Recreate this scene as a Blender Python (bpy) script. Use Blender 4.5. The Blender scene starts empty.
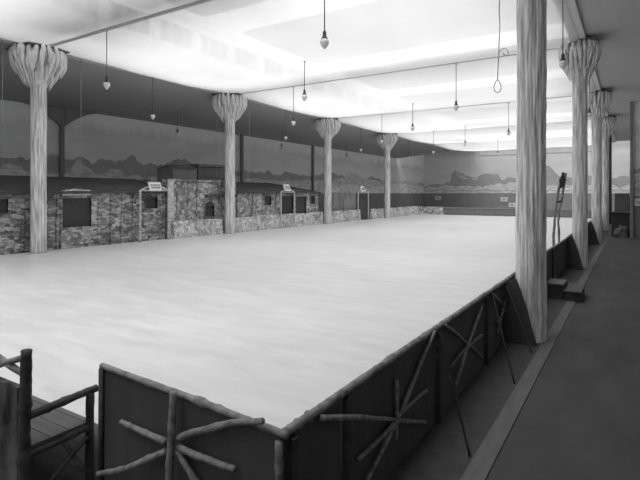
import bpy, math, random
from mathutils import Vector, noise
random.seed(7)
C = bpy.context.scene.collection
FILL_W = 15  # power of each added fill light behind the camera
# ---------------------------------------------------------------- scale and camera
K = 1.25                      # metres per unit of the survey below (camera height 1.6 units above the walkway)
TH = math.radians(32.4); S_, C_ = math.sin(TH), math.cos(TH)
F, CX, HY = 490.0, 320.0, 193.3
FLOOR, ICE = -1.6, -1.3
FX_ = -1.15
RX, LX = -0.92, -10.94         # the two column rows
COLY = [5.75 + 6.05*n for n in range(-2, 7)]
def P(v): return Vector((v[0]*K, v[1]*K, (v[2]+1.6)*K))
def onX(px, py, X):
    r = (px-CX)/F; Y = X*(C_+r*S_)/(r*C_-S_); d = -X*S_+Y*C_
    return Vector((X, Y, (HY-py)*d/F))
def onY(px, py, Y):
    r = (px-CX)/F; X = Y*(r*C_-S_)/(C_+r*S_); d = -X*S_+Y*C_
    return Vector((X, Y, (HY-py)*d/F))

# ---------------------------------------------------------------- materials
def new_mat(name):
    m = bpy.data.materials.new(name); m.use_nodes = True
    nt = m.node_tree; b = nt.nodes['Principled BSDF']
    return m, nt, b
def mat(name, lo, hi=None, rough=.8, scale=(6,6,6), detail=4, bump=0, contrast=.25, spec=.3, coord='Object', tint=(1,1,1)):
    m, nt, b = new_mat(name); N, L = nt.nodes, nt.links
    b.inputs['Roughness'].default_value = rough
    b.inputs['Specular IOR Level'].default_value = spec
    hi = lo if hi is None else hi
    tc = N.new('ShaderNodeTexCoord'); mp = N.new('ShaderNodeMapping'); mp.inputs['Scale'].default_value = scale
    no = N.new('ShaderNodeTexNoise'); no.inputs['Scale'].default_value = 1; no.inputs['Detail'].default_value = detail
    cr = N.new('ShaderNodeValToRGB')
    cr.color_ramp.elements[0].position = .5-contrast; cr.color_ramp.elements[1].position = .5+contrast
    cr.color_ramp.elements[0].color = (lo*tint[0],lo*tint[1],lo*tint[2],1); cr.color_ramp.elements[1].color = (hi*tint[0],hi*tint[1],hi*tint[2],1)
    L.new(tc.outputs[coord], mp.inputs[0]); L.new(mp.outputs[0], no.inputs[0]); L.new(no.outputs['Fac'], cr.inputs[0]); L.new(cr.outputs[0], b.inputs['Base Color'])
    if bump:
        bp = N.new('ShaderNodeBump'); bp.inputs['Strength'].default_value = bump; bp.inputs['Distance'].default_value = .02
        L.new(no.outputs['Fac'], bp.inputs['Height']); L.new(bp.outputs[0], b.inputs['Normal'])
    return m
M = {}
M['floor'] = mat('walkway_matting', 0.055, 0.095, .75, (3,1.2,3), bump=.15, contrast=.3)
M['kerb'] = mat('kerb_wood', 0.12, 0.17, .8, (20,3,20), bump=.1)
M['darkfloor'] = mat('dark_floor', 0.25, 0.3, .9)
M['aisle_ceiling'] = mat('aisle_ceiling_paint', 0.42, 0.46, .9, (.6,.6,.6), contrast=.3)
M['ceil_right'] = mat('right_ceiling_paint', 0.5, 0.54, .9, (.6,.6,.6), contrast=.3)
M['beam'] = mat('beam_paint', 0.6, 0.7, .7, (2,2,2))
M['crossbeam'] = mat('cross_beam_paint', 0.4, 0.5, .7, (2,2,2))
M['upper'] = mat('upper_wall_plaster', .6, .65, .9)
M['mountain_dark'] = mat('mural_dark_mountains', 0.33, 0.47, .9, (1.5,1.5,3), bump=0)
M['mountain_mid'] = mat('mural_mid_mountains', 0.42, 0.55, .9, (2.2,2.2,4))
M['mural_pale'] = mat('mural_pale_rocks', 0.5, 0.75, .9, (2,2,9), detail=6, contrast=.12)
M['mural_snow'] = mat('mural_snow_band', 0.6, 0.95, .9, (1.6,1.6,12), detail=6, contrast=.12)
M['mural_back_pale'] = mat('mural_back_pale_rock', 0.6, 0.75, .9, (3,3,6))
M['dado'] = mat('dado_paint', 0.22, 0.28, .9, (4,4,1))
M['dado_back'] = mat('back_dado_paint', 0.3, 0.34, .9, (4,4,1))
M['backfence'] = mat('back_fence_boards', 0.2, 0.24, .9, (5,5,1))
M['column'] = mat('icicle_plaster', 0.42, 0.95, .75, (26,26,1.6), detail=5, bump=1.0, contrast=.14)
M['capital'] = mat('capital_plaster', 0.72, 0.95, .75, (22,22,5), detail=4, bump=.9, contrast=.2)
M['plate'] = mat('dark_plate', .12, .16, .8)
M['roof'] = mat('hut_roof_shingle', 0.06, 0.1, .9, (2,2,14), detail=4, bump=.3)
M['hole'] = mat('dark_opening', 0.06, 0.08, .9)
M['door'] = mat('door_boards', .07, .09, .9, (1,14,1))
M['cabin'] = mat('cabin_boards', 0.12, 0.2, .9, (1,12,1))
M['cabin_pale'] = mat('cabin_plaster', 0.24, 0.3, .9, (4,4,4))
M['birch'] = mat('birch_log', 0.3, 0.75, .8, (9,9,26), detail=4, contrast=.18)
M['fence'] = mat('dark_fence_canvas', 0.055, 0.08, .7, (7,7,1.2), detail=3, bump=.1)
M['bark_dark'] = mat('dark_bark', 0.03, 0.07, .75, (16,16,16), detail=4, bump=.6)
M['bark_mid'] = mat('rustic_branch', 0.12, 0.27, .75, (18,18,18), detail=4, bump=.6, contrast=.18)
M['bark_rail'] = mat('peeled_rail_log', 0.13, 0.3, .7, (14,14,14), detail=4, bump=.6, contrast=.2)
M['bark_slab'] = mat('bark_slab', 0.01, 0.13, .8, (9,9,4), detail=6, bump=.8, contrast=.2)
M['seat'] = mat('seat_plank', 0.07, 0.12, .6, (1.5,26,26), detail=3)
M['black'] = mat('black_metal', .012, .016, .5)
M['step'] = mat('step_wood', 0.09, 0.12, .8, (6,6,6))
M['step_dark'] = mat('step_side', 0.06, 0.08, .8)
M['cord'] = mat('lamp_cord', 0.16, 0.2, .8)
M['wire'] = mat('pale_wire', .34, .38, .6)
M['socket'] = mat('lamp_socket', .05, .07, .5)
M['rope'] = mat('hanging_rope', 0.5, 0.6, .8, (60,60,60))
M['sign'] = mat('sign_board', .82, .86, .7)
M['ink'] = mat('sign_lettering', .10, .12, .8)
M['notice'] = mat('pale_notice', 0.7, 0.85, .8)
M['rock'] = mat('rock_mound', 0.08, 0.15, .9, (6,6,6), bump=.5)
M['shade_box'] = mat('dark_crate', .05, .07, .9, (3,12,3))

def bulb_mat():
    m, nt, b = new_mat('bulb_glass')
    b.inputs['Base Color'].default_value = (.78,.78,.78,1); b.inputs['Roughness'].default_value = .25
    return m
M['bulb'] = bulb_mat()

def stone_mat(name, lo, mid, hi, sc, joint):
    m, nt, b = new_mat(name); N, L = nt.nodes, nt.links
    b.inputs['Roughness'].default_value = .85
    tc = N.new('ShaderNodeTexCoord'); mp = N.new('ShaderNodeMapping'); mp.inputs['Scale'].default_value = sc
    L.new(tc.outputs['Object'], mp.inputs[0])
    vo = N.new('ShaderNodeTexVoronoi'); vo.inputs['Scale'].default_value = 1
    ve = N.new('ShaderNodeTexVoronoi'); ve.feature = 'DISTANCE_TO_EDGE'; ve.inputs['Scale'].default_value = 1
    no = N.new('ShaderNodeTexNoise'); no.inputs['Scale'].default_value = 2.2; no.inputs['Detail'].default_value = 5
    for n in (vo, ve, no): L.new(mp.outputs[0], n.inputs['Vector'])
    big = N.new('ShaderNodeTexNoise'); big.inputs['Scale'].default_value = .7; L.new(tc.outputs['Object'], big.inputs['Vector'])
    mx = N.new('ShaderNodeMix'); mx.data_type = 'FLOAT'; mx.inputs[0].default_value = .55
    sep = N.new('ShaderNodeSeparateColor'); L.new(vo.outputs['Color'], sep.inputs[0])
    L.new(sep.outputs[0], mx.inputs[2]); L.new(no.outputs['Fac'], mx.inputs[3])
    ad = N.new('ShaderNodeMath'); ad.operation = 'ADD'; L.new(mx.outputs[0], ad.inputs[0])
    sb = N.new('ShaderNodeMath'); sb.operation = 'MULTIPLY_ADD'; sb.inputs[1].default_value = .8; sb.inputs[2].default_value = -.4
    L.new(big.outputs['Fac'], sb.inputs[0]); L.new(sb.outputs[0], ad.inputs[1])
    cr = N.new('ShaderNodeValToRGB'); e = cr.color_ramp.elements
    e[0].position = .25; e[0].color = (lo,)*3+(1,); e[1].position = .75; e[1].color = (hi,)*3+(1,)
    q = e.new(.5); q.color = (mid,)*3+(1,)
    L.new(ad.outputs[0], cr.inputs[0])
    er = N.new('ShaderNodeMapRange'); er.inputs['From Min'].default_value = 0; er.inputs['From Max'].default_value = .09
    er.inputs['To Min'].default_value = joint; er.inputs['To Max'].default_value = 1
    L.new(ve.outputs['Distance'], er.inputs['Value'])
    mu = N.new('ShaderNodeMix'); mu.data_type = 'RGBA'; mu.blend_type = 'MULTIPLY'; mu.inputs[0].default_value = 1
    L.new(cr.outputs[0], mu.inputs[6]); L.new(er.outputs[0], mu.inputs[7]); L.new(mu.outputs[2], b.inputs['Base Color'])
    bp = N.new('ShaderNodeBump'); bp.inputs['Strength'].default_value = .6; bp.inputs['Distance'].default_value = .03
    L.new(er.outputs[0], bp.inputs['Height']); L.new(bp.outputs[0], b.inputs['Normal'])
    return m
M['slab'] = stone_mat('birch_slab_wall', .10, .25, .60, (4,6,12), .72)
M['slab_b'] = stone_mat('stone_wall', .15, .28, .60, (4,8,8), .72)
M['parapet'] = stone_mat('pale_stone_parapet', .26, .55, .85, (4,9,8), .65)

def mural_mat(name, base, hi, fr_z, fr_h, fringe):
    # painted sky with a fringe of painted icicles along the top
    m, nt, b = new_mat(name); N, L = nt.nodes, nt.links
    b.inputs['Roughness'].default_value = .9; b.inputs['Specular IOR Level'].default_value = .1
    tc = N.new('ShaderNodeTexCoord'); mp = N.new('ShaderNodeMapping'); mp.inputs['Scale'].default_value = (.35,.35,1.2)
    no = N.new('ShaderNodeTexNoise'); no.inputs['Scale'].default_value = 1; no.inputs['Detail'].default_value = 4
    cr = N.new('ShaderNodeValToRGB'); cr.color_ramp.elements[0].position=.3; cr.color_ramp.elements[1].position=.7
    cr.color_ramp.elements[0].color=(base,)*3+(1,); cr.color_ramp.elements[1].color=(hi,)*3+(1,)
    L.new(tc.outputs['Object'], mp.inputs[0]); L.new(mp.outputs[0], no.inputs['Vector']); L.new(no.outputs['Fac'], cr.inputs[0])
    m2 = N.new('ShaderNodeMapping'); m2.inputs['Scale'].default_value = (3.5,3.5,.12)
    n2 = N.new('ShaderNodeTexNoise'); n2.inputs['Scale'].default_value = 1; n2.inputs['Detail'].default_value = 3
    L.new(tc.outputs['Object'], m2.inputs[0]); L.new(m2.outputs[0], n2.inputs['Vector'])
    sx = N.new('ShaderNodeSeparateXYZ'); L.new(tc.outputs['Object'], sx.inputs[0])
    a = N.new('ShaderNodeMath'); a.operation='MULTIPLY_ADD'; a.inputs[1].default_value = fr_h*2.2; L.new(n2.outputs['Fac'], a.inputs[0]); L.new(sx.outputs[2], a.inputs[2])
    mr = N.new('ShaderNodeMapRange'); mr.inputs['From Min'].default_value = fr_z; mr.inputs['From Max'].default_value = fr_z+.5
    L.new(a.outputs[0], mr.inputs['Value'])
    mx = N.new('ShaderNodeMix'); mx.data_type='RGBA'; mx.inputs[7].default_value = (fringe,)*3+(1,)
    L.new(mr.outputs[0], mx.inputs[0]); L.new(cr.outputs[0], mx.inputs[6]); L.new(mx.outputs[2], b.inputs['Base Color'])
    return m
M['mural_left'] = mural_mat('mural_left_sky', 0.7, 0.84, 5.15, .45, .98)
M['mural_back'] = mural_mat('mural_back_sky', 0.78, 0.88, 6.3, .4, .66)

def ice_mat():
    m, nt, b = new_mat('ice_surface'); N, L = nt.nodes, nt.links
    tc = N.new('ShaderNodeTexCoord')
    mp = N.new('ShaderNodeMapping'); mp.inputs['Scale'].default_value = (1.2,5.5,1); mp.inputs['Rotation'].default_value=(0,0,.12)
    no = N.new('ShaderNodeTexNoise'); no.inputs['Scale'].default_value = 1; no.inputs['Detail'].default_value = 8; no.inputs['Distortion'].default_value=.6
    L.new(tc.outputs['Object'], mp.inputs[0]); L.new(mp.outputs[0], no.inputs['Vector'])
    cr = N.new('ShaderNodeValToRGB'); cr.color_ramp.elements[0].position=.3; cr.color_ramp.elements[1].position=.7
    cr.color_ramp.elements[0].color=(.56,.56,.56,1); cr.color_ramp.elements[1].color=(.67,.67,.67,1)
    L.new(no.outputs['Fac'], cr.inputs[0]); L.new(cr.outputs[0], b.inputs['Base Color'])
    rr = N.new('ShaderNodeMapRange'); rr.inputs['To Min'].default_value=.32; rr.inputs['To Max'].default_value=.55
    L.new(no.outputs['Fac'], rr.inputs['Value']); L.new(rr.outputs[0], b.inputs['Roughness'])
    bp = N.new('ShaderNodeBump'); bp.inputs['Strength'].default_value=.25; bp.inputs['Distance'].default_value=.02
    L.new(no.outputs['Fac'], bp.inputs['Height']); L.new(bp.outputs[0], b.inputs['Normal'])
    b.inputs['Specular IOR Level'].default_value = .4
    return m
M['ice'] = ice_mat()

def cloth_mat():
    m = bpy.data.materials.new('ceiling_muslin'); m.use_nodes = True
    nt = m.node_tree; N, L = nt.nodes, nt.links; N.clear()
    o = N.new('ShaderNodeOutputMaterial')
    tc = N.new('ShaderNodeTexCoord'); no = N.new('ShaderNodeTexNoise'); no.inputs['Scale'].default_value=.45; no.inputs['Detail'].default_value=5
    L.new(tc.outputs['Object'], no.inputs['Vector'])
    cr = N.new('ShaderNodeValToRGB'); cr.color_ramp.elements[0].position=.3; cr.color_ramp.elements[1].position=.7
    cr.color_ramp.elements[0].color=(.84,.84,.84,1); cr.color_ramp.elements[1].color=(.93,.93,.93,1)
    L.new(no.outputs['Fac'], cr.inputs[0])
    d = N.new('ShaderNodeBsdfDiffuse'); t = N.new('ShaderNodeBsdfTranslucent'); tr = N.new('ShaderNodeBsdfTransparent')
    L.new(cr.outputs[0], d.inputs[0]); L.new(cr.outputs[0], t.inputs[0])
    m1 = N.new('ShaderNodeMixShader'); m1.inputs[0].default_value=.36; L.new(d.outputs[0], m1.inputs[1]); L.new(t.outputs[0], m1.inputs[2])
    m2 = N.new('ShaderNodeMixShader'); m2.inputs[0].default_value=.25; L.new(m1.outputs[0], m2.inputs[1]); L.new(tr.outputs[0], m2.inputs[2])
    L.new(m2.outputs[0], o.inputs[0])
    return m
M['cloth'] = cloth_mat()

# ---------------------------------------------------------------- mesh builder (survey units)
ORG = {}
class MB:
    def __init__(s): s.v = []; s.f = []; s.m = []; s.mi = 0; s.sm = []
    def add(s, vs, fs, smooth=False):
        b = len(s.v); s.v += [Vector(p) for p in vs]
        for f in fs: s.f.append([b+i for i in f]); s.m.append(s.mi); s.sm.append(smooth)
        return s
    def box(s, x0,x1,y0,y1,z0,z1):
        return s.add([(x0,y0,z0),(x1,y0,z0),(x1,y1,z0),(x0,y1,z0),(x0,y0,z1),(x1,y0,z1),(x1,y1,z1),(x0,y1,z1)],
            [(0,3,2,1),(4,5,6,7),(0,1,5,4),(1,2,6,5),(2,3,7,6),(3,0,4,7)])
    def prism(s, poly, off):
        n = len(poly); off = Vector(off)
        vs = [Vector(p) for p in poly]; vs += [p+off for p in vs]
        fs = [tuple(range(n)), tuple(range(2*n-1, n-1, -1))]+[(i,i+n,(i+1)%n+n,(i+1)%n) for i in range(n)]
        return s.add(vs, fs)
    def tube(s, pts, rad, seg=8, rough=0, smooth=True):
        pts = [Vector(p) for p in pts]
        if not isinstance(rad, (list,tuple)): rad = [rad]*len(pts)
        vs, fs = [], []
        ref = None
        for i, p in enumerate(pts):
            a = pts[max(i-1,0)]; b = pts[min(i+1,len(pts)-1)]; t = (b-a).normalized()
            if ref is None:
                ref = Vector((0,0,1)) if abs(t.z) < .8 else Vector((1,0,0))
            u = t.cross(ref).normalized(); w = t.cross(u).normalized(); ref = -w if False else ref
            for k in range(seg):
                an = 2*math.pi*k/seg
                r = rad[i]*(1+rough*random.uniform(-1,1))
                vs.append(p+u*math.cos(an)*r+w*math.sin(an)*r)
        for i in range(len(pts)-1):
            for k in range(seg):
                k2 = (k+1)%seg
                fs.append((i*seg+k, i*seg+k2, (i+1)*seg+k2, (i+1)*seg+k))
        fs.append(tuple(range(seg-1,-1,-1))); n = (len(pts)-1)*seg; fs.append(tuple(range(n, n+seg)))
        return s.add(vs, fs, smooth)
    def log(s, a, b, r, n=9, seg=9, bend=.02, knots=2, r2=None):
        n = n*2; r = r*.88; r2 = r2*.88 if r2 else None
        a, b = Vector(a), Vector(b); r2 = r if r2 is None else r2
        off = Vector([random.uniform(-1,1) for _ in range(3)])
        side = (b-a).cross(off).normalized(); L = (b-a).length
        kn = [random.uniform(.1,.9) for _ in range(knots)]
        pts, rs = [], []
        for i in range(n+1):
            t = i/n
            pts.append(a.lerp(b,t)+side*math.sin(t*math.pi)*bend*L*(1+.25*math.sin(t*9+off.x*3)))
            rr = r+(r2-r)*t
            for k in kn: rr *= 1+.22*math.exp(-((t-k)*n*1.6)**2)
            rs.append(rr*random.uniform(.97,1.03))
        return s.tube(pts, rs, seg, .07)
    def build(s, name, mats, parent=None, kind=None):
        o_ = ORG.get(parent.name, Vector((0,0,0))) if parent else None
        return s.link(name, mats, parent, o_, kind)
    def link(s, name, mats, parent, org, kind, own=None):
        base = org if org is not None else (own if own is not None else Vector((0,0,0)))
        me = bpy.data.meshes.new(name)
        me.from_pydata([tuple(P(p)-base) for p in s.v], [], s.f)
        mats = mats if isinstance(mats, (list,tuple)) else [mats]
        for m in mats: me.materials.append(M[m])
        me.polygons.foreach_set('material_index', s.m); me.polygons.foreach_set('use_smooth', s.sm)
        me.update()
        o = bpy.data.objects.new(name, me); C.objects.link(o)
        if parent: o.parent = parent
        else: o.location = base
        ORG[o.name] = base
        if kind: o['kind'] = kind
        return o
def tag(o, label, cat, group=None):
    o['label'] = label; o['category'] = cat
    if group: o['group'] = group
    return o
def thing(name, loc, label, cat, group=None):
    o = bpy.data.objects.new(name, None); C.objects.link(o); o.empty_display_size = .1
    o.location = P(loc); ORG[o.name] = P(loc)
    return tag(o, label, cat, group)
def copy_thing(src, loc, label, rotz=0, group=None):
    r = src.copy(); C.objects.link(r); r.location = P(loc); r.rotation_euler = (0,0,rotz); r['label'] = label
    if group: r['group'] = group
    for ch in list(src.children):
        c = ch.copy(); C.objects.link(c); c.parent = r
        for g in list(ch.children):
            q = g.copy(); C.objects.link(q); q.parent = c
    return r
def struct(name, mb, m): return mb.build(name, m, None, 'structure')

# ---------------------------------------------------------------- setting
WL, WR, YB, YF = -15.65, 2.3, 42.05, -6.4
struct('floor', MB().box(WL, WR, YF, YB, FLOOR-.1, FLOOR), 'floor')
struct('floor_aisle', MB().box(WL, -11.2, 1.6, YB, FLOOR, ICE-.02).box(-11.2, -1.2, 29.45, YB, FLOOR, ICE-.02), 'darkfloor')
struct('floor_ice', MB().box(-11.2, -1.2, 1.66, 29.45, FLOOR, ICE), 'ice')
struct('trim_1', MB().box(-.80, -.685, -4, 19.0, FLOOR, FLOOR+.012), 'kerb')

struct('trim_shade', MB().box(FX_, -.80, 1.56, 29.2, FLOOR, FLOOR+.008), 'fence')  # dark strip: shade between fence and kerb put into the colour
# left wall with its painted alpine mural
def ridge_poly(mb, pts, plane, zb, off, mi, sub=8, amp=.08, seed=0):
    fn = onX if plane[0]=='X' else onY
    pp = [fn(px,py,plane[1]+off) for px,py in pts]
    top = []
    for a, b in zip(pp, pp[1:]):
        for k in range(sub):
            p = a.lerp(b, k/sub)
            p.z += amp*(noise.noise(Vector((p.x*2.1+seed, p.y*2.1, seed)))+.7*noise.noise(Vector((p.x*5+seed, p.y*5, seed)))+.4*noise.noise(Vector((p.x*13, p.y*13+seed, seed))))
            top.append(p)
    top.append(pp[-1])
    vs = []; fs = []
    for i, p in enumerate(top):
        vs += [(p.x,p.y,zb),(p.x,p.y,p.z)]
        if i: fs.append((2*i-2,2*i,2*i+1,2*i-1))
    mb.mi = mi; mb.add(vs, fs)
w = MB().box(WL-.1, WL, YF, YB, 0, 3.3); w.box(WL-.1, WL, 36, YB, 3.3, 4.3)
w.mi = 1; w.box(WL-.1, WL, YF, YB, FLOOR-.1, 0)
pl = ('X', WL)
ridge_poly(w, [(-420,160),(-300,152),(-220,160),(-140,152),(-80,160),(-40,164),(0,158),(14,155),(26,161),(40,158),(52,154),(66,160),(80,157),(92,163),(104,158),(118,161),(130,158),(144,162),(158,166),(176,160),(186,159),(198,166),(215,168),(235,170),(250,173),(262,171),(275,175),(290,173),(305,176),(322,174),(336,173),(345,177),(360,180),(372,177),(385,181),(400,182),(424,184)], pl, 0, .006, 2, 6, .16, 1)
ridge_poly(w, [(-420,172),(-200,170),(-90,166),(-30,168),(0,168),(10,163),(20,166),(30,172),(48,174),(70,172),(78,158),(86,166),(98,174),(108,171),(116,168),(128,175),(150,177),(240,176),(250,178),(280,181),(300,180),(330,181),(350,176),(356,172),(362,179),(385,182),(405,180),(424,186)], pl, 0, .012, 3, 5, .10, 4)
ridge_poly(w, [(320,187),(340,185),(352,184),(366,188),(385,186),(396,183),(405,184),(424,188)], pl, 0, .018, 4, 5, .10, 9)
struct('wall_left', w, ['mural_left','dado','mountain_dark','mural_pale','mural_snow'])
# back wall
w = MB().box(WL, WR, YB, YB+.1, 0, 4.3)
w.mi = 1; w.box(WL, WR, YB, YB+.1, FLOOR-.1, 0)
pl = ('Y', YB)
ridge_poly(w, [(424,187),(436,184),(450,183),(452,173),(455,171),(462,173),(470,177),(478,177),(482,174),(490,173),(495,175),(498,174),(502,180),(507,178),(511,177),(516,178),(530,180),(543,165),(550,167),(556,173),(562,177),(575,178),(588,176),(600,180),(614,178),(624,176),(640,180)], pl, 0, -.006, 2, 4, .12, 2)
ridge_poly(w, [(424,188),(440,186),(452,186),(470,186),(485,187),(500,184),(515,183),(530,186),(560,185),(600,185),(640,186)], pl, 0, -.012, 5, 8, .16, 6)
w.mi = 3
for a in ([(456,173),(463,175),(469,179),(463,180),(457,176)], [(472,178),(478,177),(477,180),(472,180)]):
    w.add([onY(px,py,YB-.012) for px,py in a], [tuple(range(len(a)))])
w.mi = 4
for y0 in (190.4,):
    pts = [(424+i*6, y0+.7*math.sin(i*1.7)+random.uniform(-.3,.3)) for i in range(36)]
    for (a,b),(c,d) in zip(pts, pts[1:]):
        w.add([onY(a,b,YB-.02), onY(c,d,YB-.02), onY(c,d+.8,YB-.02), onY(a,b+.6,YB-.02)], [(0,1,2,3)])
struct('wall_back', w, ['mural_back','dado_back','mountain_mid','mural_back_pale','mountain_mid','mural_snow'])
struct('wall_right', MB().box(WR, WR+.1, YF, YB, FLOOR-.1, 3.4), 'mural_left')
# front wall behind the camera: windows added with area lights outside, as unseen fill light
w = MB().box(WL, WR, YF-.1, YF, FLOOR-.1, -.3).box(WL, WR, YF-.1, YF, 2.6, 3.4); xw = WL
ADDED_WINS = [(-15.2,-13.0),(-12.4,-10.2),(-9.4,-7.2),(-6.6,-4.4),(-3.8,-1.6),(-.4,1.8)]
for a, b in ADDED_WINS:
    w.box(xw, a, YF-.1, YF, -.3, 2.6); xw = b
    bars = MB()
    for q in (.0,.33,.66,1): bars.box(a+(b-a)*q-.02, a+(b-a)*q+.02, YF-.08, YF-.03, -.3, 2.6)
    for q in (0,.5,1): bars.box(a, b, YF-.08, YF-.03, -.32+2.9*q, -.28+2.9*q)
    struct('window_added', bars, 'beam')
    L_ = bpy.data.lights.new('added_window_fill','AREA'); L_.shape='RECTANGLE'; L_.size=(b-a)*K; L_.size_y=2.9*K; L_.energy=FILL_W
    lo = bpy.data.objects.new('added_window_fill', L_); C.objects.link(lo); lo.location=P(((a+b)/2,YF-.2,1.15)); lo.rotation_euler=(math.radians(90),0,0)
w.box(xw, WR, YF-.1, YF, -.3, 2.6)
struct('wall_front', w, 'dado')
# side aisle ceilings
a = MB(); a.prism([(LX-.1,YF,3.16),(WL,YF,2.76),(WL,YF,2.9),(LX-.1,YF,3.3)], (0,36-YF,0)); a.box(WL, LX, 36, YB, 4.15, 4.25); struct('ceiling_left', a, 'aisle_ceiling')
struct('ceiling_right', MB().box(RX+.13, WR, YF, 36, 3.27, 3.4), 'ceil_right')
struct('trim_2', MB().box(LX-.13, LX+.13, YF, 36, 3.15, 3.4), 'beam')
struct('trim_3', MB().box(RX-.15, RX+.13, YF, 36, 3.2, 3.4), 'beam')
tb = MB()
for y in COLY:
    tb.box(LX+.13, RX-.15, y-.03, y+.03, 3.13 if abs(y-5.75)<.1 else 3.155, 3.19)
struct('trim_4', tb, 'crossbeam')
# sagging muslin bays of the nave ceiling
cl = MB(); n = 26
def bay(y0, y1, x0, x1, zt, sag):
    vs, fs = [], []
    for j in range(n+1):
        for i in range(n+1):
            s, t = i/n, j/n
            x, y = x0+(x1-x0)*s, y0+(y1-y0)*t
            e = (1-(2*s-1)**8)*4*t*(1-t)
            z = zt - sag*e + .025*e*noise.noise(Vector((x*.9, y*.9, 0)))*2
            vs.append((x,y,z))
    for j in range(n):
        for i in range(n):
            k = j*(n+1)+i; fs.append((k,k+1,k+n+2,k+n+1))
    cl.add(vs, fs, True)
for y0, y1 in zip(COLY, COLY[1:]):
    if y1 < 37: bay(y0, y1, LX, RX, 3.17, .3)
bay(36.0, YB, LX, WR, 4.2, .1)
struct('ceiling_nave', cl, 'cloth')
# clerestory above the muslin: wall, windows between piers, roof eaves with added shading boards
for nm, X in (('wall_clerestory_left', LX), ('wall_clerestory_right', RX)):
    u = MB().box(X-.1, X+.1, YF, 36, 3.4, 4.2).box(X-.1, X+.1, YF, 36, 4.85, 5.0)
    y = 5.86-6*1.5
    while y < 35.9:
        u.box(X-.1, X+.1, y-.1, y+.1, 4.2, 4.85)
        u.box(X-.02, X+.02, y+.52, y+.54, 4.2, 4.85).box(X-.02, X+.02, y+.97, y+.99, 4.2, 4.85)
        y += 1.5
    struct(nm, u, 'upper')
r = MB()
r.box(LX-.2, LX+.6, YF, 36, 5.0, 5.05).box(RX-.3, RX+.2, YF, 36, 5.0, 5.05)
r.box(-9.8, -4.6, 3.9, 5.75, 5.06, 5.1)  # unseen board added to dim the nearest cloth bay
for y0 in COLY[3:8]:
    for i in range(15): r.box(LX, RX, y0-1.6+i*.1, y0-1.545+i*.1, 5.06, 5.1)  # unseen slats added to shade the cloth before each beam
struct('ceiling_roof_shades', r, 'upper')
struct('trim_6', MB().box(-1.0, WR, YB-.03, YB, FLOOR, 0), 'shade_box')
# partition at the far end of the right aisle
w = MB().box(0.02, WR, 20.8, 20.9, -.1, 3.27); w.mi = 1; w.box(0.02, WR, 20.8, 20.9, FLOOR, -.1)
pl = ('Y', 20.8)
ridge_poly(w, [(629.6,171),(632,168),(636,169),(640,168),(646,166)], pl, 0.55, -.006, 2, 3, .02)
w.mi = 4; w.add([onY(629.6,175,20.79), onY(645,172,20.79), onY(645,185,20.79), onY(629.6,185,20.79)], [(0,1,2,3)])
ridge_poly(w, [(629.6,188),(632,186),(636,187),(640,184),(646,188)], pl, -.1, -.012, 3, 3, .03)
struct('wall_partition', w, ['mural_left','dado','mountain_dark','mountain_mid','mural_pale'])
struct('trim_5', MB().box(-.03, .07, 20.7, 20.8, FLOOR, 3.27), 'cabin_pale')

# ---------------------------------------------------------------- columns
def shaft_mesh(r, z0, z1, seg, rings, seed, amp):
    mb = MB(); vs, fs = [], []
    for j in range(rings+1):
        z = z0+(z1-z0)*j/rings
        for k in range(seg):
            a = 2*math.pi*k/seg
            v = Vector((math.cos(a)*4.2, math.sin(a)*4.2, z*.5+seed))
            q = noise.noise(v)*.6+noise.noise(Vector((v.x*2.2, v.y*2.2, z*1.1+seed)))*.5+noise.noise(Vector((v.x*2, v.y*2, z*7+seed)))*.28
            rr = r*(1+amp*q)
            vs.append((math.cos(a)*rr, math.sin(a)*rr, z))
    for j in range(rings):
        for k in range(seg):
            k2=(k+1)%seg; fs.append((j*seg+k, j*seg+k2, (j+1)*seg+k2, (j+1)*seg+k))
    fs.append(tuple(range(seg-1,-1,-1))); b = rings*seg; fs.append(tuple(range(b,b+seg)))
    return mb.add(vs, fs, True)
def capital_mesh(z1, w, seed):
    rnd = random.Random(seed); mb = MB(); h = .80
    prof = [(.16,0),(.18,.08),(.22,.2),(.28,.32),(.35,.46),(.40,.6),(.42,.78),(.40,.80)]
    seg = 28; vs, fs = [], []
    for r, z in prof:
        for k in range(seg):
            a = 2*math.pi*k/seg; rr = r*w*(1+.1*math.sin(k*2.4+z*6)+rnd.uniform(-.05,.05))*.92
            vs.append((math.cos(a)*rr, math.sin(a)*rr, z1-h+z))
    for j in range(len(prof)-1):
        for k in range(seg):
            k2=(k+1)%seg; fs.append((j*seg+k, j*seg+k2, (j+1)*seg+k2, (j+1)*seg+k))
    b=(len(prof)-1)*seg; fs.append(tuple(range(b,b+seg))); fs.append(tuple(range(seg-1,-1,-1)))
    mb.add(vs, fs, True)
    for (rt, rb, zt, zb, cnt, th) in ((.44,.44,.02,-.40,24,.050),(.46,.40,-.10,-.52,22,.048),(.41,.33,-.2,-.62,19,.046),(.33,.25,-.32,-.72,15,.042),(.24,.19,-.45,-.86,11,.036)):
        for k in range(cnt):
            a = 2*math.pi*(k+rnd.uniform(-.3,.3))/cnt; ln = rnd.uniform(.6,1.15)
            ca, sa = math.cos(a), math.sin(a); pts = []; rs = []
            for i in range(7):
                t = i/6; rr = (rt+(rb-rt)*t+.05*math.sin(t*math.pi))*w
                pts.append((ca*rr, sa*rr, z1+zt+(zb-zt)*ln*t)); rs.append(max(.006, th*w*math.sin(math.pi*(.30+.68*t))**1.1*(1-.25*t)))
            rs[0] *= .7; rs[-1] = .006
            mb.tube(pts, rs, 7, .06)
    return mb
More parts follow.
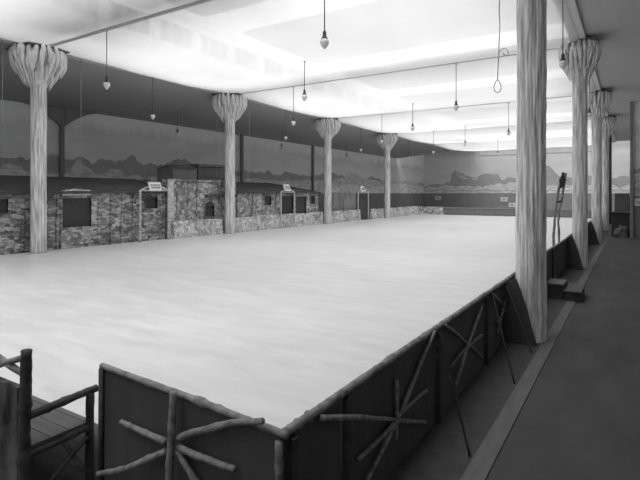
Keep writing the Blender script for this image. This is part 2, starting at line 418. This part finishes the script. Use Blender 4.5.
def make_column(name, x, y, z0, z1, r, w, label, seed, seg=40, rings=60, amp=.16, plate=True):
    t = thing(name, (x,y,z0), label, 'column', 'icicle columns')
    def sh(mb):
        for v in mb.v: v.x += x; v.y += y
        return mb
    sh(shaft_mesh(r, z0, z1-.3, seg, rings, seed, amp)).build('shaft', 'column', t)
    sh(capital_mesh(z1-.03, w, seed)).build('capital', 'capital', t)
    sh(MB().box(-.42*w,.42*w,-.42*w,.42*w, z1-.04, z1)).build('top_plate', 'plate', t)
    return t
cr0 = make_column('icicle_column', RX, COLY[2], FLOOR, 3.2, .148, .80, 'large rough icicle column in the foreground, between dark fence and walkway', 3, 96, 160, .17)
cr1 = make_column('icicle_column', RX, COLY[3], FLOOR, 3.2, .141, .80, 'second column along the right walkway, its flared icicle capital fully visible', 11, 56, 90, .14)
for k, lb in ((4, 'third column along the right walkway, partly hidden behind the second'), (5, 'farthest pale column along the right walkway')):
    copy_thing(cr1, (RX, COLY[k], FLOOR), lb, k*1.3, 'icicle columns')
cl0 = make_column('icicle_column', LX, COLY[2], ICE, 3.15, .156, 1.06, 'nearest column of the left row, in front of the first hut', 21, 56, 80, .09)
for k, lb in ((3, 'second column of the left row, at the corner of the flat-topped stone hut'), (4, 'third column of the left row, beside the far end of the low-roofed hut'), (5, 'farthest column of the left row, standing by the low stone wall')):
    copy_thing(cl0, (LX, COLY[k], ICE), lb, k*1.7, 'icicle columns')
t = MB().tube([(RX, COLY[6], FLOOR), (RX, COLY[6], 3.1)], .07, 10)
tag(t.link('post','shade_box',None,None,None,P((RX,COLY[6],FLOOR))), 'thin dark post at the far end of the right walkway', 'post')

# wall posts on the left mural
for i,(px, lb, br) in enumerate(((62,'dark wall post with curved brackets behind the nearest left column',1),(242,'thin dark wall post right of the second left column',0),(313,'thin dark wall post left of the third left column',0))):
    p = onX(px, 150, WL+.09); y = p.y
    t = thing('wall_post', (WL+.09, y, ICE-.02), lb, 'post', 'posts along the mural wall')
    MB().box(WL+.02, WL+.14, y-.06, y+.06, ICE-.02, 2.77).build('post_shaft', 'dado', t)
    if br:
        for sgn in (-1,1):
            pts = []
            for k in range(9):
                q = k/8; pts.append((WL+.1, y+sgn*(.05+1.6*q), 2.78-.62*(1-q)**2.2))
            poly = [(WL+.1, y+sgn*.05, 2.80)]+pts
            MB().prism(poly, (.06,0,0)).build('bracket', 'dado', t)

# ---------------------------------------------------------------- huts on the left
HX = -11.2
def yX(px): return onX(px, 200, HX).y
def wall_with_holes(mb, y0, y1, z0, z1, holes):
    # wall slab facing +X, cut around rectangular openings
    ys = sorted({y0,y1}|{h[0] for h in holes}|{h[1] for h in holes})
    for a, b in zip(ys, ys[1:]):
        if a < y0 or b > y1: continue
        cut = sorted([(h[2],h[3]) for h in holes if h[0] <= a+1e-6 and h[1] >= b-1e-6])
        z = z0
        for c, d in cut:
            if c > z+1e-4: mb.box(HX-.1, HX, a, b, z, c)
            z = d
        if z1 > z+1e-4: mb.box(HX-.1, HX, a, b, z, z1)
    return mb
def hole(px0,px1,py0,py1):
    a = onX(px0,py0,HX); b = onX(px1,py1,HX); c = onX(px0,py1,HX)
    return (a.y, b.y, (b.z+c.z)/2, (a.z+onX(px1,py0,HX).z)/2)
def hut(name, y0, y1, zt, holes, label, wm, flat=False, hip=False):
    t = thing(name, (HX-.7, (y0+y1)/2, ICE-.02), label, 'hut')
    z0 = ICE-.02
    w = MB(); wall_with_holes(w, y0, y1, z0, zt, holes)
    w.box(HX-1.3, HX-1.2, y0, y1, z0, zt).box(HX-1.2, HX-.1, y0, y0+.1, z0, zt).box(HX-1.2, HX-.1, y1-.1, y1, z0, zt)
    w.build('wall', wm, t)
    if flat: MB().box(HX-1.3, HX+.04, y0, y1, zt, zt+.05).build('roof', wm, t)
    else:
        ye = y1-1.5 if hip else y1+.05
        zr, ze = .43, .05
        r = MB(); A=[(HX+.12,y0-.05,ze),(HX+.12,y1+.05,ze),(HX-1.4,ye,zr),(HX-1.4,y0-.05,zr)]
        r.prism(A, (0,0,-.05)); 
        r.prism([(HX-1.4,y0-.05,zr),(HX-1.4,ye,zr),(HX-1.5,y1,ze),(HX-1.5,y0-.05,ze)], (0,0,-.05))
        if hip: r.prism([(HX+.12,y1+.05,ze),(HX-1.5,y1+.05,ze),(HX-1.4,ye,zr)], (0,0,-.05))
        r.build('roof', 'roof', t)
    for h in holes:
        d = len(h) > 4 and h[4] == 'door'
        f = MB().box(HX-.09, HX-.05, h[0], h[1], h[2], h[3]).build('door' if d else 'window', 'door' if d else 'hole', t)
        e = MB(); q=.025
        e.box(HX-.05,HX+.02,h[0]-q,h[0],h[2]-q,h[3]+q).box(HX-.05,HX+.02,h[1],h[1]+q,h[2]-q,h[3]+q).box(HX-.05,HX+.02,h[0],h[1],h[3],h[3]+q).box(HX-.05,HX+.02,h[0],h[1],h[2]-q,h[2])
        e.build('frame', 'slab', f)
    return t
hA = [hole(-14,8,199,213), hole(62,91,198,227), hole(145,157,197.5,208.5)]
hutA = hut('hut', 1.7, yX(167)-.07, .03, hA, 'long rustic hut with dark sloping roof behind the nearest left column', 'slab')
hB0, hB1 = yX(167), yX(236)
hutB = hut('hut', hB0, hB1, .36, [hole(205,214,206,216.5)], 'taller flat-topped stone hut with a small arched window', 'slab_b', flat=True)
# arched head of the window
c0 = hA and hole(205,214,206,216.5); yc = (c0[0]+c0[1])/2; rr = (c0[1]-c0[0])/2
MB().prism([(HX+.003, yc+rr*math.cos(math.pi*i/10), c0[3]-.01+rr*.8*math.sin(math.pi*i/10)) for i in range(11)], (.02,0,0)).build('window_arch', 'hole', hutB)
MB().box(HX, HX+.10, yX(205), yX(235), onX(220,197,HX).z-.02, onX(220,194.5,HX).z).build('ledge', 'roof', hutB)
MB().box(HX, HX+.05, hB0, hB0+.2, ICE, .36).build('corner_post', 'birch', hutB)
hC = [hole(264,271,196,205), tuple(list(hole(281.5,293,196,214))+['hole']), tuple(list(hole(295.5,306,196.5,214))+['door']), hole(310,314.5,195.5,204)]
hutC = hut('hut', hB1+.08, 17.5, .03, hC, 'low-roofed rustic hut between the second and third left columns', 'slab_b', hip=True)
# lintel logs over the big window
l = MB()
for a, b in (((61,192),(76,190)), ((74,190),(90,191.5)), ((62,194.5),(90,194))):
    l.log(onX(a[0],a[1],HX+.07), onX(b[0],b[1],HX+.07), .035, 6)
l.build('lintel_logs', 'birch', hutA)
# birch strips on the fronts
for hu, pxs, z1 in ((hutA, (12,22,30,56,60,98,110,121,132,163), .0), (hutB, (176,187,196,218), .32), (hutC, (252,262,275), .0)):
    for px in pxs:
        y = yX(px)
        MB().log((HX+.02,y,ICE+.02),(HX+.02,y+.03,z1),.022,8,6,.005).build('batten', 'slab', hu)
# low stone wall in front
def parapet(y0, y1, lb, ends=None):
    t = MB(); n_ = max(3,int((y1-y0)/.35)); ys = [y0+(y1-y0)*i/n_ for i in range(n_+1)]
    vs, fs = [], []
    tops = [-.80+random.uniform(-.02,.025) for _ in ys]
    for y, z in zip(ys, tops):
        vs += [(HX+.04,y,ICE),(HX+.20,y,ICE),(HX+.16,y,z),(HX+.05,y,z)]
    for i in range(n_):
        for k in range(4): fs.append((i*4+k,i*4+(k+1)%4,(i+1)*4+(k+1)%4,(i+1)*4+k))
    fs.append((0,3,2,1)); b=n_*4; fs.append((b,b+1,b+2,b+3))
    if ends: pass
    t.add(vs, fs)
    if ends:
        pts = [(-11.0,29.0),(-10.7,29.15),(-10.2,29.2),(-9.7,29.2)]
        for (a,b_),(c,d) in zip(pts, pts[1:]):
            t.prism([(a,b_,ICE),(c,d,ICE),(c,d,-.84),(a,b_,-.82)], (0,.12,0))
    o = t.link('stone_wall','parapet',None,None,None,P((HX+.1,(y0+y1)/2,ICE)))
    return tag(o, lb, 'wall', 'low stone walls at the rink edge')
parapet(hB0+.1, COLY[3]-.25, 'low pale stone wall in front of the flat-topped stone hut')
parapet(COLY[3]+.25, COLY[4]-.25, 'low pale stone wall in front of the low-roofed hut with the dark doorway')
yd0, yd1 = yX(358), yX(368.5)
parapet(COLY[4]+.25, yd0-.08, 'low pale stone wall between the third left column and the narrow doorway')
parapet(yd1+.08, COLY[5]-.25, 'low pale stone wall right of the narrow doorway, before the last left column')
parapet(COLY[5]+.25, 29.0, 'low pale stone wall beyond the last left column, curving round the rink corner', True)

# birch entrance frames with white signs
def entrance(px0, px1, pt, pb, sign, lb, slb, arch=True, X=HX+.25):
    a0 = onX(px0, pt, X); a1 = onX(px1, pt, X); t = thing('entrance_frame', (X,(a0.y+a1.y)/2,ICE), lb, 'frame', 'birch entrance frames')
    for a in (a0,a1): MB().log((X,a.y,ICE),(X,a.y,a.z),.033,9,7,.004).build('post','birch',t)
    m = (a0+a1)/2; h = .16
    MB().log(a0,(X,m.y,m.z+h),.026,6,6,.01).build('rafter','birch',t)
    MB().log(a1,(X,m.y,m.z+h),.026,6,6,.01).build('rafter','birch',t)
    MB().log(a0,a1,.026,6,6,.005).build('crossbar','birch',t)
    q = [onX(px,py,X+.05) for px,py in sign]
    s = thing('sign', (X+.05, q[0].y, q[2].z), slb, 'sign', 'white signs over the entrances')
    MB().prism(q, (.03,0,0)).build('board','sign',s)
    tl,tr,br_,bl = q
    for v in (.34,.62):
        mb = MB(); u = .16
        while u < .84:
            wd = random.uniform(.07,.13)
            A = tl.lerp(tr,u).lerp(bl.lerp(br_,u),v); B = tl.lerp(tr,min(u+wd,.88)).lerp(bl.lerp(br_,min(u+wd,.88)),v)
            dz = (tl.z-bl.z)*.07
            mb.prism([(A.x+.032,A.y,A.z-dz),(B.x+.032,B.y,B.z-dz),(B.x+.032,B.y,B.z+dz),(A.x+.032,A.y,A.z+dz)],(.004,0,0)); u += wd+.035
        mb.build('lettering','ink',s)
entrance(140,168.5,190.5,243,[(147.5,182),(159.5,182.3),(161.5,190.7),(149.5,191)],'birch entrance frame on the long hut front','white sign tilted over the long hut, nearest of the three')
entrance(281,294.5,192,229,[(282.8,184.3),(288.5,184.5),(290.5,191),(284.3,190.8)],'birch entrance frame around the dark doorway of the low-roofed hut','white sign above the dark doorway of the low-roofed hut')
entrance(358.3,368.3,192.5,219,[(360,186.3),(363.6,186.3),(365.2,191.4),(361.2,191.4)],'birch entrance frame around the narrow door in the stone wall','small white sign above the narrow door, farthest of the three')
d = MB().box(HX+.05,HX+.1,yd0+.03,yd1-.03,ICE,-.0)
tag(d.link('door_panel','door',None,None,None,P((HX+.08,(yd0+yd1)/2,ICE))), 'narrow dark door between pale birch posts beyond the third left column', 'door')
# rustic trunk screen behind the stone wall beyond the third column
sc = thing('rustic_screen', (HX-.05, 20.0, ICE-.02), 'dark rustic trunk screen behind the stone wall left of the narrow door', 'screen')
MB().box(HX-.09,HX-.06,18.35,yd0-.1,ICE-.02,-.02).build('backing','dado',sc)
for y in (18.6,19.0,19.35,19.75,20.1,20.5): MB().log((HX-.03,y,ICE-.02),(HX-.03,y+random.uniform(-.2,.2),-.06),.022,7,6,.05).build('trunk','cabin_pale',sc)
# sheds behind the flat-topped hut
def shed(px0, px1, py, X, lb, m, barrel):
    a, b = onX(px0,py,X), onX(px1,py,X)
    t = thing('shed', (X-.4,(a.y+b.y)/2,ICE-.02), lb, 'shed')
    w = MB().box(X-.8,X,a.y,b.y,ICE-.02,a.z-.1); w.build('wall', m, t)
    r = MB()
    if barrel:
        poly = [(X+.05, a.y+(b.y-a.y)*i/10, a.z-.12+.14*math.sin(math.pi*i/10)) for i in range(11)]
        r.prism(poly, (-.9,0,0))
    else: r.prism([(X+.06,a.y-.05,a.z-.1),(X+.06,b.y+.05,b.z-.14),(X+.06,b.y+.05,b.z-.06),(X+.06,a.y-.05,a.z)], (-.95,0,0))
    r.build('roof', 'cabin', t)
shed(173,197,164.5,-12.85,'grey shed with low curved roof rising behind the flat-topped hut','cabin_pale',True)
shed(198.5,230,164,-12.8,'dark boarded shed rising behind the flat-topped hut beside the column','cabin',False)

# ---------------------------------------------------------------- back of the rink
t = thing('rink_fence', (-5.3,29.3,ICE), 'long dark board fence along the far end of the rink', 'fence')
MB().box(-9.6,-1.2,29.28,29.34,ICE,-.9).build('boards','backfence',t)
MB().box(-9.6,-1.2,29.24,29.38,-.9,-.86).build('top_rail','dado_back',t)
MB().box(-9.6,-1.2,29.25,29.28,ICE+.02,ICE+.07).build('bottom_rail','bark_mid',t)
for i,(px,py,w_,h_,lb) in enumerate(((438,198,6,4,'small pale notice on the far wall above the rink corner'),(504,199.3,7,4.5,'pale notice on the far wall, left of the foreground column, the higher one'),(512,205,7,4.5,'pale notice low on the far wall, at the edge of the foreground column'))):
    a = onY(px-w_/2,py-h_/2,YB-.04); b = onY(px+w_/2,py+h_/2,YB-.04)
    n1 = thing('notice', (a.x,YB-.03,b.z), lb, 'notice', 'notices on the far wall')
    MB().box(a.x,b.x,YB-.04,YB-.0,b.z,a.z).build('sheet','notice',n1)
    mx_, mz = (a.x+b.x)/2, (a.z+b.z)/2
    MB().box(mx_-.1,mx_+.1,YB-.05,YB-.04,mz-.06,mz+.06).build('print','mountain_mid',n1)
a = onY(634.5,198.5,20.78); b = onY(645,206,20.78)
n1 = thing('notice', (a.x,20.78,b.z), 'white notice on the partition wall at the right edge', 'notice')
MB().box(a.x,b.x,20.77,20.80,b.z,a.z).build('sheet','sign',n1)
MB().box(a.x+.06,b.x-.08,20.762,20.77,b.z+.08,a.z-.08).build('print','mountain_mid',n1)
# clutter at the far end of the right aisle
c = MB(); 
rk = []
import bmesh
bm = bmesh.new(); bmesh.ops.create_icosphere(bm, subdivisions=3, radius=1)
for v in bm.verts:
    q = 1+.35*noise.noise(v.co*1.7)+.15*noise.noise(v.co*4)
    p = v.co*q; rk.append((-.28+p.x*.26, 20.9+p.y*.3, FLOOR+max(0,p.z)*.42))
c.add(rk, [[v.index for v in f.verts] for f in bm.faces], False)
bm.free()
tag(c.link('rock_mound','rock',None,None,None,P((-.28,20.9,FLOOR))), 'grey rock mound on the floor at the far end of the right walkway', 'rock')
cb = thing('crate', (-.3,21.7,FLOOR), 'dark wooden crate behind the rock mound at the end of the right walkway', 'crate')
MB().box(-.62,-.04,21.4,22.0,FLOOR,-.75).build('body','shade_box',cb)
MB().box(-.65,-.01,21.37,22.03,-.75,-.70).build('lid','step_dark',cb)
a = onY(616,199,YB-.05); b = onY(627,213,YB-.05)
dd = thing('doorway', ((a.x+b.x)/2,YB-.05,FLOOR), 'dark doorway in the far wall at the end of the right walkway', 'door')
MB().box(a.x,b.x,YB-.05,YB-.02,FLOOR,a.z).build('door_leaf','hole',dd)

# ---------------------------------------------------------------- fences near the camera
FX = -1.15; RAIL = -.94
def rays(t, ctr, tips, X=None, r=.019, m='bark_mid'):
    for tp in tips:
        MB().log(ctr, tp, r, 9, 8, .03, 2, r*.8).build('branch', m, t)
def gusset(Y):
    ref = [onY(px,py,5.5) for px,py in ((509,280),(516,279),(521,292),(527,310),(532,330),(537,347))]
    pts = [(FX+.005,RAIL-.02)]+[(q.x,q.z) for q in ref[1:-1]]+[(ref[-1].x,FLOOR),(FX+.005,FLOOR)]
    return MB().prism([(a,Y,b) for a,b in pts], (0,.025,0))
def side_panel(y0, y1, lb, star=None, brace=None, slats=False):
    t = thing('fence_panel', (FX,(y0+y1)/2,FLOOR), lb, 'fence', 'dark fence panels along the right walkway')
    b = MB()
    if slats:
        n_ = int((y1-y0)/.16)
        for i in range(n_):
            ya = y0+(y1-y0)*i/n_; yb = y0+(y1-y0)*(i+1)/n_
            dx = random.uniform(0,.012); b.box(FX-.02+dx, FX+dx, ya, yb-.008, FLOOR, RAIL-.02+random.uniform(-.01,.01))
    else:
        b.box(FX-.02, FX, y0+.01, y1-.01, FLOOR, RAIL-.01)
    b.build('board_panel','fence',t)
    MB().log((FX,y0,RAIL),(FX,y1,RAIL),.021,16,9,.004,4).build('top_rail','bark_rail',t)
    for y in (y0+.03,): MB().box(FX,FX+.03,y-.015,y+.02,FLOOR,RAIL-.03).build('stile','bark_dark',t)
    if star:
        for i, (p0, p1) in enumerate(star):
            X = FX+.022+.004*(i%3)
            MB().log(onX(*p0, X), onX(*p1, X), .016, 9, 8, .02, 2, .012).build('branch','bark_mid',t)
    if brace:
        (yt, yb) = brace
        MB().log((FX+.03,yt,RAIL-.03),(-.82,yb,FLOOR+.01),.0085,7,7,.01,1).build('brace','black',t)
    return t
side_panel(1.555, 2.0, 'short dark fence panel at the near corner of the rink')
side_panel(2.0, 3.3, 'dark fence panel nearest the corner, with a starburst of branches', [((320,418),(397,420)),((397,420),(426,422)),((397,417),(427,390)),((397,421),(357,460)),((396,422),(366,482)),((400,415),(435,331)),((396,380),(396,440))])
side_panel(3.3, 4.65, 'dark fence panel in the middle, starburst of branches and a thin strut', [((445,325),(482,357)),((482,335),(451,366)),((466,349),(456,385)),((466,349),(482,306))], (3.32,2.98))
p3 = side_panel(4.65, 5.98, 'dark fence panel ending at the foreground column, with starburst', [((492,294),(509,315)),((510,304),(497,322)),((502,312),(498,334)),((502,312),(512,283))], (4.85,4.32))
gusset(5.5).build('buttress','fence',p3)
MB().log((FX+.04,5.42,RAIL-.04),(-.83,5.24,FLOOR+.01),.010,7,7,.01,1).build('brace','bark_dark',p3)
p4 = side_panel(6.0, 7.9, 'slatted dark fence panel just beyond the foreground column', None, None, True)
side_panel(7.9, 9.2, 'slatted dark fence panel behind the wooden step', None, None, True)
p5 = side_panel(9.2, 12.05, 'slatted dark fence panel ending at the second right column', None, None, True)
gusset(11.5).build('buttress','fence',p5)
p6 = side_panel(12.05, 18.1, 'dark fence panel between the second and third right columns', None, None, True)
gusset(17.5).build('buttress','fence',p6)
side_panel(18.1, 29.2, 'far dark fence panel beyond the third right column', None, None, True)

# fence across the near end of the rink
FY = 1.53
x0 = onY(103,366,FY).x; x1 = FX+.0
t = thing('fence_panel', ((x0+x1)/2,FY,FLOOR), 'dark fence panel across the near end of the rink with a starburst of branches', 'fence')
def rz(x): return onY(103,366,FY).z+( -.936-onY(103,366,FY).z)*(x-x0)/(FX-x0)
MB().prism([(x0,FY,FLOOR),(x1,FY,FLOOR),(x1,FY,rz(x1)),(x0,FY,rz(x0))],(0,.02,0)).build('board_panel','fence',t)
MB().log((x0-.01,FY,rz(x0)),(x1+.03,FY,rz(x1)),.017,18,9,.003,5).build('top_rail','bark_rail',t)
MB().tube([(x0-.005,FY-.01,FLOOR),(x0+.002,FY-.01,rz(x0)-.01)],.014,7).build('end_post','bark_dark',t)
Yp = FY-.03
def fp(px,py,o=0): return onY(px,py,Yp-o)
q = fp(176,391); MB().log((fp(173,480).x-.005,Yp-.015,FLOOR),(q.x,Yp-.015,q.z),.019,10,9,.01,3).build('post','bark_mid',t)
for a,b in (((166,442),(121,422)),((178,438),(263,421)),((179,447),(235,469)),((178,450),(199,486)),((166,451),(98,474))):
    MB().log(fp(*a), fp(*b), .018, 9, 8, .03, 2, .015).build('branch','bark_mid',t)
#q0, q1 = fp(108,372,-.012), fp(168,432,-.012); MB().log(q0,q1,.009,8,8,.01,1).build('batten','fence',t)
# corner post
MB().log((FX-.0,1.515,FLOOR),(FX-.0,1.515,RAIL-.02),.018,10,8,.005,3).build('corner_post','bark_mid',t)

# ---------------------------------------------------------------- rustic bench at bottom left
BXr, BXl = -2.5, -3.75
BYb, BYf = 1.257, 1.60
t = thing('rustic_bench', ((BXr+BXl)/2,(BYb+BYf)/2,FLOOR), 'rustic log bench with plank seat and armrest at the bottom left corner', 'bench')
zt = onX(27,350,BXr).z
for X in (BXr, BXl):
    MB().log((X-.012,BYb,FLOOR),(X,BYb,zt),.036,14,11,.008,4,.029).build('back_post','bark_dark',t)
    MB().log((X-.0,BYf-.012,FLOOR),(X+.005,BYf-.012,-1.09),.025,10,10,.008,2).build('front_post','bark_dark',t)
    MB().log((X,BYb,-1.095),(X,BYf+.03,-1.078),.023,9,9,.01,2).build('armrest','bark_dark',t)
    MB().log((X,BYb,-1.285),(X,BYf,-1.275),.020,8,9,.005,2).build('seat_rail','bark_dark',t)
    A=[onX(px,py,BXr) for px,py in ((86,436),(44,487),(61,437),(93,482))]
    MB().log((X+.012,A[0].y,A[0].z),(X+.012,A[1].y,A[1].z),.0155,8,8,.01,1).build('cross_brace','bark_dark',t)
    MB().log((X-.016,A[2].y,A[2].z),(X-.016,A[3].y,A[3].z),.015,8,8,.01,1).build('cross_brace','bark_mid',t)
s = MB(); ys = [BYb+.02, BYb+.12, BYb+.215, BYb+.31, BYf+.005]
for a,b in zip(ys, ys[1:]): s.box(BXl, BXr+.0, a, b-.004, -1.262, -1.245)
s.build('seat','seat',t)
MB().log((BXl,BYf,-1.285),(BXr,BYf,-1.285),.02,12,8,.004,2).build('front_rail','bark_dark',t)
for a,b in ((.0,-.13),(-.09,.03)):
    za, zb = -.80, -.80
sl = MB(); vs=[]; fs=[]; nn=18
for i in range(nn+1):
    u = i/nn; X = BXr-.03+(BXl-BXr+.06)*u
    vs += [(X,BYb+.0,FLOOR+.05),(X,BYb-.03,FLOOR+.05),(X,BYb-.03,-.95+.02*noise.noise(Vector((u*9,0,0)))),(X,BYb,-.95)]
for i in range(nn):
    for k in range(4): fs.append((i*4+k,i*4+(k+1)%4,(i+1)*4+(k+1)%4,(i+1)*4+k))
fs.append((0,1,2,3)); fs.append((nn*4+3,nn*4+2,nn*4+1,nn*4))
sl.add(vs,fs); sl.build('back_slab','bark_slab',t)
MB().log((BXr-.01,BYb,-.80),(BXr-.62,BYb,-1.0+.02),.018,9,9,.03,2).build('back_branch','bark_mid',t)
MB().log((BXr-.01,BYb+.01,-.905),(BXr-.60,BYb+.01,-.80),.018,9,9,.03,2).build('back_branch','bark_mid',t)
MB().log((BXr-.62,BYb,-.79),(BXl,BYb,-.86),.02,9,9,.01,2).build('back_rail','bark_mid',t)

# ---------------------------------------------------------------- wooden steps and rustic poles by the fence
t = thing('steps', (-.8,8.4,FLOOR), 'small two-tread wooden step against the fence beyond the foreground column', 'steps')
MB().box(-.84,-.62,8.08,8.78,FLOOR+.02,FLOOR+.14).build('riser','step_dark',t)
MB().box(-.85,-.61,8.05,8.8,FLOOR+.14,FLOOR+.16).build('tread','step',t)
MB().box(-1.08,-.86,8.15,8.75,FLOOR+.0,FLOOR+.22).build('riser','step_dark',t)
MB().box(-1.09,-.85,8.12,8.62,FLOOR+.22,FLOOR+.24).build('tread','kerb',t)

YP = 11.0; t = thing('rustic_poles', (-1.35,YP,ICE), 'pair of gnarled poles with dark twig bundle on top, standing behind the fence', 'poles')
def pl_(pts, r, nm, m):
    q = [onY(px,py,YP) for px,py in pts]; f=[]
    for a,b in zip(q,q[1:]):
        for k in range(3): f.append(a.lerp(b,k/3)+Vector((random.uniform(-.006,.006),0,0)))
    f.append(q[-1]); MB().tube(f,[r*random.uniform(.85,1.15) for _ in f],8,.1).build(nm,m,t)
zb_ = 193.3+1.3*F/( -onY(554,200,YP).x*S_+YP*C_)
pl_([(553.3,zb_),(553.4,243),(554.3,225),(555.3,212),(557.6,196),(558.8,187),(561,182)],.022,'pole','bark_mid')
pl_([(559.6,zb_),(559.2,240),(558.3,222),(559,210),(562.6,195),(563.8,186),(566,173)],.022,'pole','bark_mid')
pl_([(556,202.5),(562.5,201)],.02,'rung','bark_dark')
pl_([(558,189.5),(563.5,184)],.02,'rung','bark_dark')
b = MB()
for k in range(12):
    a = onY(561.5+random.uniform(-1.2,1.2), 187+random.uniform(-1,1.5), YP+random.uniform(-.04,.04))
    m_ = onY(562.8+random.uniform(-2.2,2.0), 180+random.uniform(-1,1), YP+random.uniform(-.05,.05))
    c_ = onY(563.3+random.uniform(-1.8,2.2), 173.5+random.uniform(-1.5,1.5), YP+random.uniform(-.03,.03))
    b.tube([a,m_,c_],[.014,.036,.006],6,.1)
b.build('twig_bundle','bark_dark',t)

# ---------------------------------------------------------------- lamps
def make_lamp(x, y, zt, zb, lb, group='hanging lamps'):
    t = thing('pendant_lamp', (x,y,zb), lb, 'lamp', group)
    MB().tube([(x,y,zb+.07),(x,y,zt)],.0085,6).build('cord','cord',t)
    MB().tube([(x,y,zb+.035),(x,y,zb+.05),(x,y,zb+.075),(x,y,zb+.115),(x,y,zb+.125),(x,y,zb+.16)],[.052,.046,.03,.024,.028,.014],12).build('socket','socket',t)
    MB().tube([(x,y,zb+.045),(x,y,zb+.03),(x,y,zb-.0),(x,y,zb-.035),(x,y,zb-.065),(x,y,zb-.092),(x,y,zb-.10)],[.035,.056,.066,.056,.036,.016,.004],14).build('bulb','bulb',t)
    MB().tube([(x,y,zt-.015),(x,y,zt)],[.03,.045],10).build('ceiling_rose','beam',t)
    return t
LZ = 2.09
b1 = make_lamp(-8.5, COLY[2], 3.13, LZ, 'hanging lamp at upper left, just right of the nearest left capital')
b2 = make_lamp(-5.97, COLY[2]+3.03, 2.87, LZ, 'hanging lamp at upper centre, below a ceiling rose in the cloth')
a2 = make_lamp(LX, COLY[2]+3.03, 3.15, LZ, 'bare lamp hanging from the left beam midway between the first two left columns')
def lamp(src, x, y, lb): return copy_thing(src, (x,y,LZ), lb, 0, 'hanging lamps')
lamp(b1, -3.575, COLY[2], 'large hanging lamp at the top centre, nearest over the ice')
lamp(b1, -8.42, COLY[3], 'hanging lamp over the left of the ice, right of the second left capital')
lamp(b1, -3.58, COLY[3], 'hanging lamp right of centre, level with the third left capital')
lamp(b1, -8.4, COLY[4], 'hanging lamp just left of the farthest left capital')
lamp(b1, -3.58, COLY[4], 'hanging lamp just left of the foreground column, in line with the rope')
lamp(b1, -8.4, COLY[5], 'small far hanging lamp just right of the farthest left capital')
lamp(b2, -5.9, COLY[3]+3.03, 'hanging lamp above the farthest left column, from mid-cloth')
lamp(b2, -5.95, COLY[4]+3.03, 'hanging lamp in the far middle, above the painted peak')
lamp(b2, -5.95, COLY[5]+3.03, 'farthest hanging lamp, left of the foreground column above the painted dome mountain')
lamp(a2, LX, COLY[3]+3.03, 'bare lamp under the left beam midway between second and third left columns')
lamp(a2, LX, COLY[4]+3.03, 'bare lamp under the left beam between third and farthest left columns')
lamp(a2, LX, COLY[5]+3.03, 'faint bare lamp under the left beam beyond the farthest left column')
a3 = make_lamp(-.925, 8.75, 3.2, LZ, 'hanging lamp between the foreground column and the second right capital')
lamp(a3, -.93, 14.8, 'small lamp behind the second right column, half hidden')
a4 = make_lamp(-13.4, COLY[3], 2.95, LZ, 'small dark lamp in the left aisle, left of the second left column')
copy_thing(a4, (-13.4, COLY[4], LZ), 'small dark lamp in the left aisle, left of the third left column', 0, 'hanging lamps')
copy_thing(a4, (-13.4, COLY[5], LZ), 'small dark lamp in the left aisle, left of the farthest left column', 0, 'hanging lamps')

# thin pale wires along the left beam
for px, lb in ((2.5,'thin pale hanging wire at the left picture edge'),(81,'thin pale hanging wire right of the nearest left column'),(217,'thin pale hanging wire just left of the second left column'),(249.5,'thin pale hanging wire just right of the second left column')):
    p = onX(px,100,LX+.0)
    w = MB().tube([(LX,p.y,.5),(LX,p.y,3.15)],.006,5)
    tag(w.link('hanging_wire','wire',None,None,None,P((LX,p.y,.5))), lb, 'wire', 'wires hanging from the left beam')
# rope with a loop
Yr = 4.6
rp = [onY(px,py,Yr) for px,py in ((499.5,-40),(499.6,0),(499.2,10),(499.8,25),(499,45),(498.6,58),(497.8,70),(497.5,80))]
rp[0].z = 3.14
loop = [onY(497.5+4.2*math.sin(a)*(.55+.45*(1-math.cos(a))/2*1.2), 80+6.2*(1-math.cos(a)), Yr) for a in [2*math.pi*i/16 for i in range(17)]]
t = thing('rope', (rp[-1].x,Yr,rp[-1].z), 'pale rope with looped end hanging just left of the foreground column', 'rope')
MB().tube(rp,.0048,6,.3).build('strand','rope',t)
MB().tube(loop,.0042,6).build('loop','rope',t)
curl = [onY(px, py, Yr-.02) for px, py in ((499,53),(500.5,50.5),(502.5,48.6),(505,48.3),(507.3,49.6),(508.6,52),(508.2,54.6),(506.3,55.8),(504.2,54.8),(503,53))]
MB().tube(curl,.0036,5).build('curl','rope',t)

# ---------------------------------------------------------------- light, camera, view
wd = bpy.data.worlds.new('overcast_sky'); bpy.context.scene.world = wd; wd.use_nodes = True
bg = wd.node_tree.nodes['Background']; nt_ = wd.node_tree; tcw = nt_.nodes.new('ShaderNodeTexCoord'); sxw = nt_.nodes.new('ShaderNodeSeparateXYZ'); rmp = nt_.nodes.new('ShaderNodeMapRange')
rmp.inputs['From Min'].default_value = .05; rmp.inputs['From Max'].default_value = .9; rmp.inputs['To Min'].default_value = .8; rmp.inputs['To Max'].default_value = 2.2
nt_.links.new(tcw.outputs['Generated'], sxw.inputs[0]); nt_.links.new(sxw.outputs[2], rmp.inputs['Value']); nt_.links.new(rmp.outputs[0], bg.inputs[1])
sun = bpy.data.lights.new('hazy_sun','SUN'); sun.energy = 6.1; sun.angle = math.radians(50)
so = bpy.data.objects.new('hazy_sun', sun); C.objects.link(so); so.rotation_euler = (math.radians(12), math.radians(0), 0); so.location=(0,0,20)
cam = bpy.data.cameras.new('camera'); co = bpy.data.objects.new('camera', cam); C.objects.link(co)
co.location = P((0,0,0)); co.rotation_euler = (math.pi/2, 0, TH)
cam.sensor_width = 36; cam.lens = F/640*36; cam.shift_y = -(240-HY)/640; cam.clip_end = 200
sc_ = bpy.context.scene; sc_.camera = co
sc_.view_settings.view_transform = 'Standard'; sc_.view_settings.look = 'None'
sc_.view_settings.gamma = 1; sc_.view_settings.use_curve_mapping = False; sc_.view_settings.exposure = 0.5
